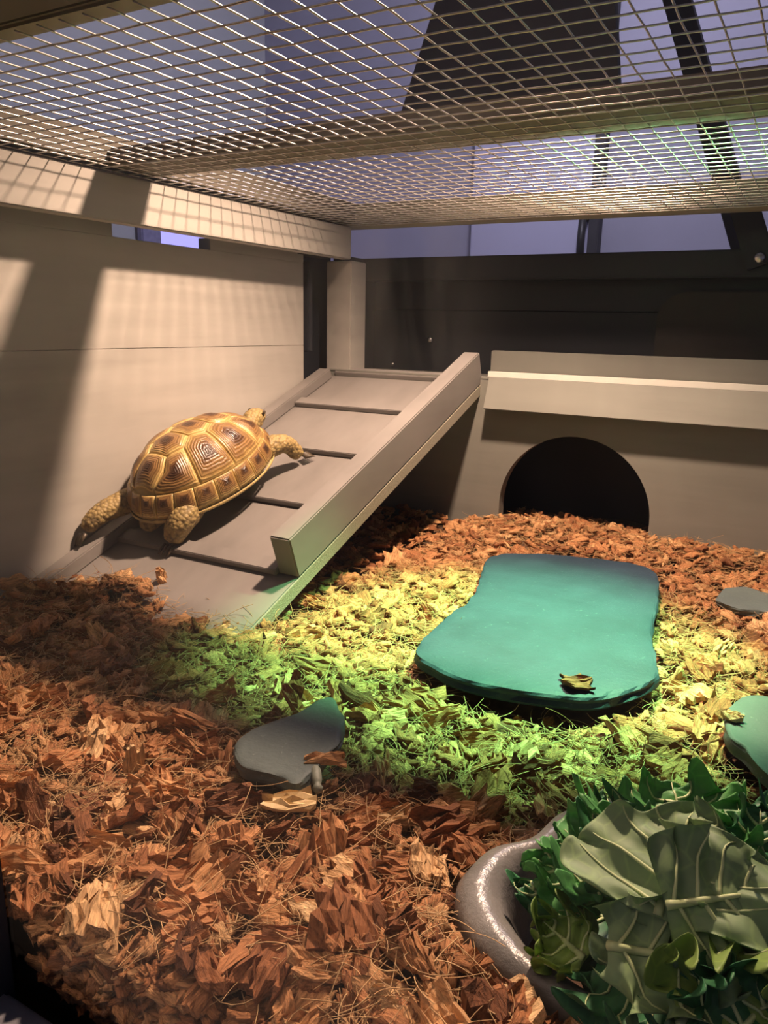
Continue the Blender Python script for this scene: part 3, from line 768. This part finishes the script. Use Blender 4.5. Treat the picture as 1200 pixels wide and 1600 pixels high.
    nt.links.new(n3.outputs[0], ml.inputs[2]); nt.links.new(ml.outputs[0], wv.inputs[0])
    rc = ramp(nt, [(0.0, (0.72, 0.70, 0.66)), (1.0, (1.12, 1.12, 1.12))], wv.outputs[0])
    mx = N(nt, 'ShaderNodeMix', data_type='RGBA', blend_type='MULTIPLY'); mx.inputs[0].default_value = 1
    nt.links.new(c1, mx.inputs[6]); nt.links.new(rc, mx.inputs[7]); nt.links.new(mx.outputs[2], bs.inputs['Base Color'])
    bs.inputs['Roughness'].default_value = 0.32; bs.inputs['Specular IOR Level'].default_value = 0.5
    hh = N(nt, 'ShaderNodeMath', operation='MULTIPLY_ADD'); nt.links.new(wv.outputs[0], hh.inputs[0]); hh.inputs[1].default_value = 0.35; nt.links.new(nn_, hh.inputs[2])
    bump(nt, bs, hh.outputs[0], 0.45, 0.0008)
    V, Fc = [], []
    NR, NA = 16, 56
    for i in range(NR + 1):
        for k in range(NA):
            w = 2 * math.pi * k / NA; r = i / NR * 1.0
            V.append(dome(r * math.cos(w), r * math.sin(w)) - nrm(r * .97 * math.cos(w), r * .97 * math.sin(w)) * 0.0016)
    for i in range(NR):
        for k in range(NA):
            a, b = i * NA + k, i * NA + (k + 1) % NA
            Fc.append((a, a + NA, b + NA, b))
    car = mesh_obj('carapace', V, Fc, simple('seam_horn', (0.50, 0.36, 0.12), 0.5, var=.2, scale=90), root, True, True)
    def scute(poly, dark=0.0):
        # densify
        P = []
        for i in range(len(poly)):
            a, b = Vector((*poly[i], 0)), Vector((*poly[(i + 1) % len(poly)], 0))
            m = max(2, int((b - a).length / 0.055))
            for q in range(m): P.append(a.lerp(b, q / m))
        c = sum(P, Vector()) / len(P); n = len(P)
        rings = [(1.0, -.0012), (.965, -.0004), (.92, .0002), (.86, .0006), (.76, .0010), (.64, .0012), (.5, .0015), (.36, .0019), (.22, .0020), (.1, .0020)]
        V, Fc, R = [], [], []
        for sc, hgt in rings:
            for p in P:
                q = c + (p - c) * sc
                V.append(dome(q.x, q.y) + nrm(q.x, q.y) * hgt); R.append(sc)
        V.append(dome(c.x, c.y) + nrm(c.x, c.y) * .0020); R.append(0)
        for r in range(len(rings) - 1):
            for k in range(n):
                a, b = r * n + k, r * n + (k + 1) % n
                Fc.append((a, a + n, b + n, b))
        l = (len(rings) - 1) * n
        for k in range(n): Fc.append((l + k, len(V) - 1, l + (k + 1) % n))
        o = mesh_obj('scute', V, Fc, sm, car, True, True)
        # orientation outward
        me = o.data
        if me.polygons[0].normal.dot(Vector(V[-1]) - Vector((0, 0, 0.0))) < 0: me.flip_normals()
        at_ = me.attributes.new('ring', 'FLOAT', 'POINT'); at_.data.foreach_set('value', R)
        return o
    RI = 0.905
    ab = [0.875, 0.52, 0.17, -0.18, -0.54, -0.875]; am = [0.69, 0.345, -0.005, -0.36, -0.69]
    hb, hm = [0.21, 0.21, 0.22, 0.22, 0.20, 0.22], [0.28, 0.34, 0.35, 0.34, 0.29]
    for k in range(5):
        scute([(ab[k], hb[k]), (ab[k], -hb[k]), (am[k], -hm[k]), (ab[k + 1], -hb[k + 1]), (ab[k + 1], hb[k + 1]), (am[k], hm[k])])
    def arc(w0, w1, r, m=7, sd=1): return [(r * math.cos(w0 + (w1 - w0) * i / m), sd * r * math.sin(w0 + (w1 - w0) * i / m)) for i in range(m + 1)]
    w_split = [0.30, 1.05, 1.62, 2.18, 2.84]
    for sd in (1, -1):
        for k in range(4):
            inner = []
            if k == 0: inner = [(am[1], hm[1]), (ab[1], hb[1]), (am[0], hm[0]), (ab[0] * .99, hb[0])]
            elif k == 3: inner = [(ab[5] * .99, hb[5]), (am[4], hm[4]), (ab[4], hb[4]), (am[3], hm[3])]
            else: inner = [(am[k + 1], hm[k + 1]), (ab[k + 1], hb[k + 1]), (am[k], hm[k])]
            poly = [(a, sd * b) for a, b in inner] + arc(w_split[k], w_split[k + 1], RI, 7, sd)
            scute(poly)
    NM = 11
    for sd in (1, -1):
        for k in range(NM):
            w0, w1 = math.pi * k / NM, math.pi * (k + 1) / NM
            scute(arc(w0, w1, RI + .005, 3, sd) + arc(w0, w1, 1.0, 3, sd)[::-1])
    # pale rim under the marginal scutes
    V, Fc = [], []
    for k in range(64):
        w = 2 * math.pi * k / 64
        for (r, dz) in ((1.0, -.0004), (1.015, -.0012), (1.0, -.0030), (.95, -.0030)):
            V.append((math.sin(w) * B * r, math.cos(w) * A * r, b0 + dz))
    for k in range(64):
        for j in range(3):
            a, b = k * 4 + j, ((k + 1) % 64) * 4 + j
            Fc.append((a, b, b + 1, a + 1))
    mesh_obj('shell_rim', V, Fc, simple('pale_rim_horn', (0.50, 0.37, 0.15), 0.45, var=.25, scale=120), car, True, True)
    return root
tortoise()

# ------------------------------------------------------------------ bedding
def bed_h(x, y):
    h = -0.2025 + 0.004 * nz(x * 14, y * 14, 2.0) + 0.003 * nz(x * 32, y * 32, 5.0)
    def g(cx, cy, sx, sy, a): return a * math.exp(-((x - cx) / sx) ** 2 - ((y - cy) / sy) ** 2)
    h += g(-.46, .335, .035, .03, .012) + g(-.42, .372, .03, .018, .016)
    h += g(-.22, .70, .07, .06, .013) + g(-.10, .72, .08, .04, .008) + g(0.0, .72, .08, .06, .006)
    h += g(-.14, .15, .16, .05, .006) + g(-.10, .20, .03, .05, .010) + g(-.05, .155, .07, .02, .012)
    h += g(-.36, .42, .05, .02, .004) + g(-.075, .172, .028, .022, .012)
    return h
NX, NY = 70, 80
V, Fc = [], []
for i in range(NX + 1):
    for j in range(NY + 1):
        x = -0.498 + (0.14 + 0.498) * i / NX; y = PY + 0.018 + (0.862 - PY - 0.018) * j / NY
        V.append((x, y, bed_h(x, y) - 0.006))
for i in range(NX):
    for j in range(NY):
        a = i * (NY + 1) + j; Fc.append((a, a + NY + 1, a + NY + 2, a + 1))
def skirt(idx):
    b0 = len(V)
    for k in idx: V.append((V[k][0], V[k][1], BASE + .0005))
    for q in range(len(idx) - 1): Fc.append((idx[q], idx[q + 1], b0 + q + 1, b0 + q))
skirt([i * (NY + 1) for i in range(NX + 1)])
bed = mesh_obj('bedding', V, Fc, SOIL, None, True)
tag(bed, 'dark crumbly layer of bedding beneath the husk chips', 'bedding', kind='stuff')

def chip_variant(seed, ns, nl, L, Wd, T):
    r = np.random.default_rng(seed)
    M = 2 * ns + 1
    e0 = r.uniform(0, 0.28, ns + 1); e1 = r.uniform(0, 0.28, ns + 1)
    sh = r.uniform(-0.25, 0.25); cu = r.uniform(-0.5, 0.9); cv = r.uniform(-0.5, 0.9); tw = r.uniform(-0.5, 0.5)
    tap = r.uniform(-.3, .3)
    top, bot = [], []
    for i in range(nl + 1):
        for j in range(M):
            k = min(ns, (j + 1) // 2)
            a = -0.5 + e0[k]; b = 0.5 - e1[k]
            u = a + (b - a) * i / nl; v = -0.5 + j / (M - 1)
            wloc = 1 + tap * u
            x = u * L + sh * v * Wd; yy = v * Wd * wloc + 0.05 * Wd * r.normal()
            ridge = (0.5 if j % 2 else -0.5) * T * 0.35 + T * 0.22 * r.normal()
            z = cu * L * (u * u - .1) * .6 + cv * Wd * (v * v - .1) * .7 + tw * u * v * Wd
            th = T * (0.45 + 0.55 * (1 - (2 * v) ** 2)) * (0.55 + 0.45 * (1 - (2 * u) ** 2))
            top.append((x, yy, z + th * .5 + ridge)); bot.append((x, yy, z - th * .5 + ridge * .4))
    V = np.array(top + bot); A = len(top); Fq = []
    for i in range(nl):
        for j in range(M - 1):
            a = i * M + j
            Fq.append((a, a + M, a + M + 1, a + 1)); Fq.append((A + a, A + a + 1, A + a + M + 1, A + a + M))
    for i in range(nl):
        a = i * M; Fq.append((a, A + a, A + a + M, a + M)); a += M - 1; Fq.append((a, a + M, A + a + M, A + a))
    for j in range(M - 1):
        a = j; Fq.append((a, a + 1, A + a + 1, A + a)); a = nl * M + j; Fq.append((a, A + a, A + a + 1, a + 1))
    return V, np.array(Fq)
def add_loc(me, Vc):
    a = me.attributes.new('loc', 'FLOAT_VECTOR', 'POINT'); a.data.foreach_set('vector', np.asarray(Vc, dtype=np.float32).ravel())
FINE, COARSE = [], []
for k in range(16):
    r = np.random.default_rng(100 + k)
    L = 1.0; Wd = r.uniform(0.32, 0.8); T = r.uniform(0.13, 0.28)
    FINE.append(chip_variant(k, 5, 4, L, Wd, T)); COARSE.append(chip_variant(50 + k, 3, 3, L, Wd * .9, T))
def deck_clear(x, y, z):
    if x < -0.298 and y > 0.30:
        if y > 0.36 and deck_z(y) - 0.012 < z + 0.014 and z < deck_z(y) + .04: return False
    return True
SLABP = [(p.x, p.y) for p in catmull([(a, b, 0) for a, b in SLAB], 3)]
def blocked(x, y):
    if inside(x, y, SLABP) or inside(x, y, SMALL) or inside(x, y, BOWL) or inside(x, y, RIGHTS) or inside(x, y, FARS): return True
    return False
chips = []
TARGET = 9000
while len(chips) < TARGET:
    x = rng.uniform(-0.49, 0.10); y = PY + 0.008 + rng.random() ** 1.15 * (0.80 - PY)
    if y > 0.745 and not (-0.272 < x < -0.122): continue
    # outside the picture on the right side at the front
    if x > 0.03 + 0.08 * (y - .2) and rng.random() < .7: continue
    if blocked(x, y): continue
    L = float(np.clip(rng.lognormal(math.log(0.0120), 0.45), 0.005, 0.030))
    if y > 0.60: L = min(L, 0.017) 
    lay = rng.uniform(-0.004, 0.0055)
    z = bed_h(x, y) + lay
    if x < -0.30 and y > 0.385 and z > deck_z(y) - 0.02 and y < .46: continue
    if x < -0.30 and y > 0.46: 
        if rng.random() < .5: continue
    if L > .012:
        # keep long chips off walls, slabs and the dish
        rr = L * .5
        bad = False
        for a in range(6):
            w = a * math.pi / 3
            xx, yy = x + rr * math.cos(w), y + rr * math.sin(w)
            if inside(xx, yy, BOWL) or (lay > 0.001 and inside(xx, yy, SLABP)) or (lay > 0.002 and inside(xx, yy, SMALL)): bad = True; break
        if bad: L = .009
    if x < WX + L * .5 + .002 or y < PY + L * .5 + .003: 
        x = max(x, WX + L * .5 + .003); y = max(y, PY + L * .55 + .004)
    steep = rng.random() < .16
    rot = Matrix.Rotation(rng.uniform(0, 2 * math.pi), 3, 'Z') @ Matrix.Rotation(rng.normal(0, .30 if not steep else .8), 3, 'X') @ Matrix.Rotation(rng.normal(0, .26 if not steep else .7), 3, 'Y')
    tint = float(np.clip(rng.beta(2.2, 2.2), 0, 1))
    # redder darker chips at the foot of the ramp
    chips.append((x, y, z, L, rot, tint, lay))
for k in range(900):
    x = rng.uniform(-0.205, 0.06); L = rng.uniform(0.006, 0.014)
    y = PY + L * .5 + .002 + rng.uniform(0, .006); z = rng.uniform(-0.222, bed_h(x, y))
    if inside(x, y + .012, BOWL): continue
    rot = Matrix.Rotation(rng.normal(0, .5), 3, 'Z') @ Matrix.Rotation(rng.normal(0, .9), 3, 'X') @ Matrix.Rotation(rng.normal(0, .6), 3, 'Y')
    chips.append((x, y, z, L, rot, float(rng.beta(2.2, 2.2)), 0.0))
for k in range(70):
    w = rng.uniform(0, 1); x = -0.082 + 0.066 * w; y = 0.196 - 0.026 * w ** 0.6 + rng.normal(-0.006, .003); L = rng.uniform(0.008, 0.018)
    y = max(y, PY + L * .55 + .004)
    rot = Matrix.Rotation(rng.uniform(0, 6.28), 3, 'Z') @ Matrix.Rotation(rng.normal(0, .4), 3, 'X') @ Matrix.Rotation(rng.normal(0, .4), 3, 'Y')
    chips.append((x, y, rng.uniform(-.197, -.183), L, rot, float(rng.beta(2.2, 2.2)), 0.003))
# the chips that show largest become objects of their own
def vis(c):
    d = math.sqrt(c[0] ** 2 + c[1] ** 2 + c[2] ** 2)
    return (c[3] / d) * (1.0 if c[6] > 0.002 else 0.35) * (1.0 if -0.45 < c[0] < 0.02 + .15 * c[1] else 0.3)
order = sorted(range(len(chips)), key=lambda i: -vis(chips[i]))
big = order[:285]; rest = order[285:]
fine_me = []
for k, (Vc, Fq) in enumerate(FINE):
    me = bpy.data.meshes.new('husk_chip'); me.from_pydata(Vc.tolist(), [], Fq.tolist()); me.update(); me.materials.append(HUSK_O); add_loc(me, Vc)
    fine_me.append(me)
for q, i in enumerate(big):
    x, y, z, L, rot, tint, lay = chips[i]
    o = bpy.data.objects.new('husk_chip', fine_me[q % 16]); link(o)
    L = min(L * 1.12, .027)
    o.matrix_basis = Matrix.Translation((x, y, z + .002)) @ rot.to_4x4() @ Matrix.Diagonal((L, L, L, 1))
    marks = (('the leaf-shaped slate', -.187, .262), ('the rim of the food dish', -.075, .235), ('the near edge of the large slab', -.125, .352),
             ('the foot of the ramp', -.41, .34), ('the front pane', -.13, .140), ('the right-hand small slate', -.01, .37), ('the left edge of the large slab', -.20, .45), ('the arched doorway', -.19, .70))
    mk = min(marks, key=lambda q: (q[1] - x) ** 2 + (q[2] - y) ** 2)[0]
    tag(o, 'loose coconut husk chip lying in the bedding nearest ' + mk, 'husk chip', 'husk chips nearest ' + mk)
allV, allF, tint_a, loc_a = [], [], [], []
off = 0
for q, i in enumerate(rest):
    x, y, z, L, rot, tint, lay = chips[i]
    Vc, Fq = COARSE[q % 16]
    R = np.array(rot) * L
    allV.append(Vc @ R.T + np.array([x, y, z])); allF.append(Fq + off); off += len(Vc)
    tint_a.append(np.full(len(Vc), tint)); loc_a.append(Vc)
def bulk(name, VV, FF, mat, nper=4, tint=None, loc=None):
    VV = np.concatenate(VV).astype(np.float32); FF = np.concatenate(FF).astype(np.int32)
    me = bpy.data.meshes.new(name)
    me.vertices.add(len(VV)); me.vertices.foreach_set('co', VV.ravel())
    me.loops.add(FF.size); me.loops.foreach_set('vertex_index', FF.ravel())
    me.polygons.add(len(FF)); me.polygons.foreach_set('loop_start', np.arange(0, FF.size, nper, dtype=np.int32))
    me.polygons.foreach_set('loop_total', np.full(len(FF), nper, dtype=np.int32))
    me.update(calc_edges=True); me.validate()
    if tint is not None:
        a = me.attributes.new('tint', 'FLOAT', 'POINT'); a.data.foreach_set('value', np.concatenate(tint).astype(np.float32))
    if loc is not None: add_loc(me, np.concatenate(loc))
    me.materials.append(mat)
    o = bpy.data.objects.new(name, me); link(o); return o
tag(bulk('husk_bedding', allV, allF, HUSK_A, 4, tint_a, loc_a), 'deep loose bed of brown coconut husk covering the enclosure floor', 'bedding', kind='stuff')

# loose fibres
allV, allF = [], []; off = 0
NSEG = 6
cnt = 0
while cnt < 19000:
    x = rng.uniform(-0.485, 0.08); y = PY + 0.015 + rng.random() ** 1.1 * (0.765 - PY)
    if y > .745 or blocked(x, y): continue
    if x < -0.30 and y > 0.385: continue
    L = rng.uniform(0.005, 0.024) * (1 if y < .6 else .7)
    w = rng.uniform(0, 2 * math.pi); el = rng.normal(0.05, .22); cv = rng.normal(0, 60); cz = rng.normal(-14, 18)
    p = np.array([x, y, bed_h(x, y) + rng.uniform(0.001, 0.0085)]); pts = [p]
    st_ = L / NSEG
    for k in range(NSEG):
        w += cv * st_; el += cz * st_
        p = p + st_ * np.array([math.cos(w) * math.cos(el), math.sin(w) * math.cos(el), math.sin(el)]); pts.append(p)
    e = pts[-1]
    if e[0] < WX + .002 or e[1] < PY + .003 or e[1] > .748 or inside(e[0], e[1], BOWL): continue
    pts = np.array(pts); r = rng.uniform(0.00008, 0.00021)
    dirs = np.gradient(pts, axis=0); dirs /= np.linalg.norm(dirs, axis=1)[:, None] + 1e-9
    upv = np.array([0, 0, 1.0]); sdv = np.cross(dirs, upv); sdv /= np.linalg.norm(sdv, axis=1)[:, None] + 1e-9
    nv_ = np.cross(sdv, dirs)
    ring = np.concatenate([pts + sdv * r, pts - sdv * r * .5 + nv_ * r * .87, pts - sdv * r * .5 - nv_ * r * .87])
    n = NSEG + 1
    f = []
    for k in range(NSEG):
        for a, b in ((0, 1), (1, 2), (2, 0)):
            f.append((a * n + k, b * n + k, b * n + k + 1, a * n + k + 1))
    allV.append(ring); allF.append(np.array(f) + off); off += len(ring); cnt += 1
tag(bulk('husk_fibres', allV, allF, FIBRE, 4), 'fine pale coconut fibres scattered through the husk bedding', 'fibres', kind='stuff')

# single pieces that stand out
def lone(name, label, cat, u, v, z, L, rz, var, rx=0.0, ry=0.0, mat=None):
    Vc, Fq = FINE[var]
    p = at_z(u, v, z)
    me = bpy.data.meshes.new(name); me.from_pydata(Vc.tolist(), [], Fq.tolist()); me.update(); me.materials.append(mat or HUSK_O); add_loc(me, Vc)
    o = bpy.data.objects.new(name, me); link(o)
    o.matrix_basis = Matrix.Translation(p) @ Matrix.Rotation(rz, 4, 'Z') @ Matrix.Rotation(rx, 4, 'X') @ Matrix.Rotation(ry, 4, 'Y') @ Matrix.Diagonal((L, L, L, 1))
    return tag(o, label, cat)
PALEW = simple('pale_wood', (0.56, 0.40, 0.19), 0.65, var=.2, scale=200, stretch=(1, .2, .2))
lone('wood_chip', 'pale yellow wood chip lying before the small slate', 'wood chip', 452, 1252, -.190, .024, .55, 3, mat=PALEW)
lone('husk_chip', 'curled husk chip lying on the front edge of the large slab', 'husk chip', 900, 1066, -.1822, .019, .4, 6)
lone('husk_chip', 'small husk chip lying on the left of the right-hand slate', 'husk chip', 1143, 1118, -.1822, .012, -.4, 9)
lone('husk_chip', 'ragged husk chip standing upright against the ramp foot', 'husk chip', 255, 905, -.187, .022, .3, 2, 0.2, 1.25)
lone('husk_chip', 'upright brown husk chip leaning on the back of the small slate', 'husk chip', 458, 1085, -.186, .020, .2, 8, 0.1, 1.2)
lone('husk_chip', 'dark curled husk chip overlapping the right side of the small slate', 'husk chip', 510, 1185, -.185, .020, .5, 11)
# grey-green droppings-like stub beside the small slate
a, b = at_z(493, 1198, -.1855), at_z(497, 1238, -.1895)
V, Fc = tube([a.lerp(b, k) for k in (0, .12, .3, .55, .66, .72, .85, 1.0)], [.0012, .0021, .0023, .0023, .0019, .0015, .0024, .0012], 10)
tag(mesh_obj('dropping', V, Fc, simple('grey_green_lump', (0.18, 0.20, 0.16), 0.6, var=.3, scale=200), None, True), 'short grey-green cylindrical stub beside the small slate', 'dropping')
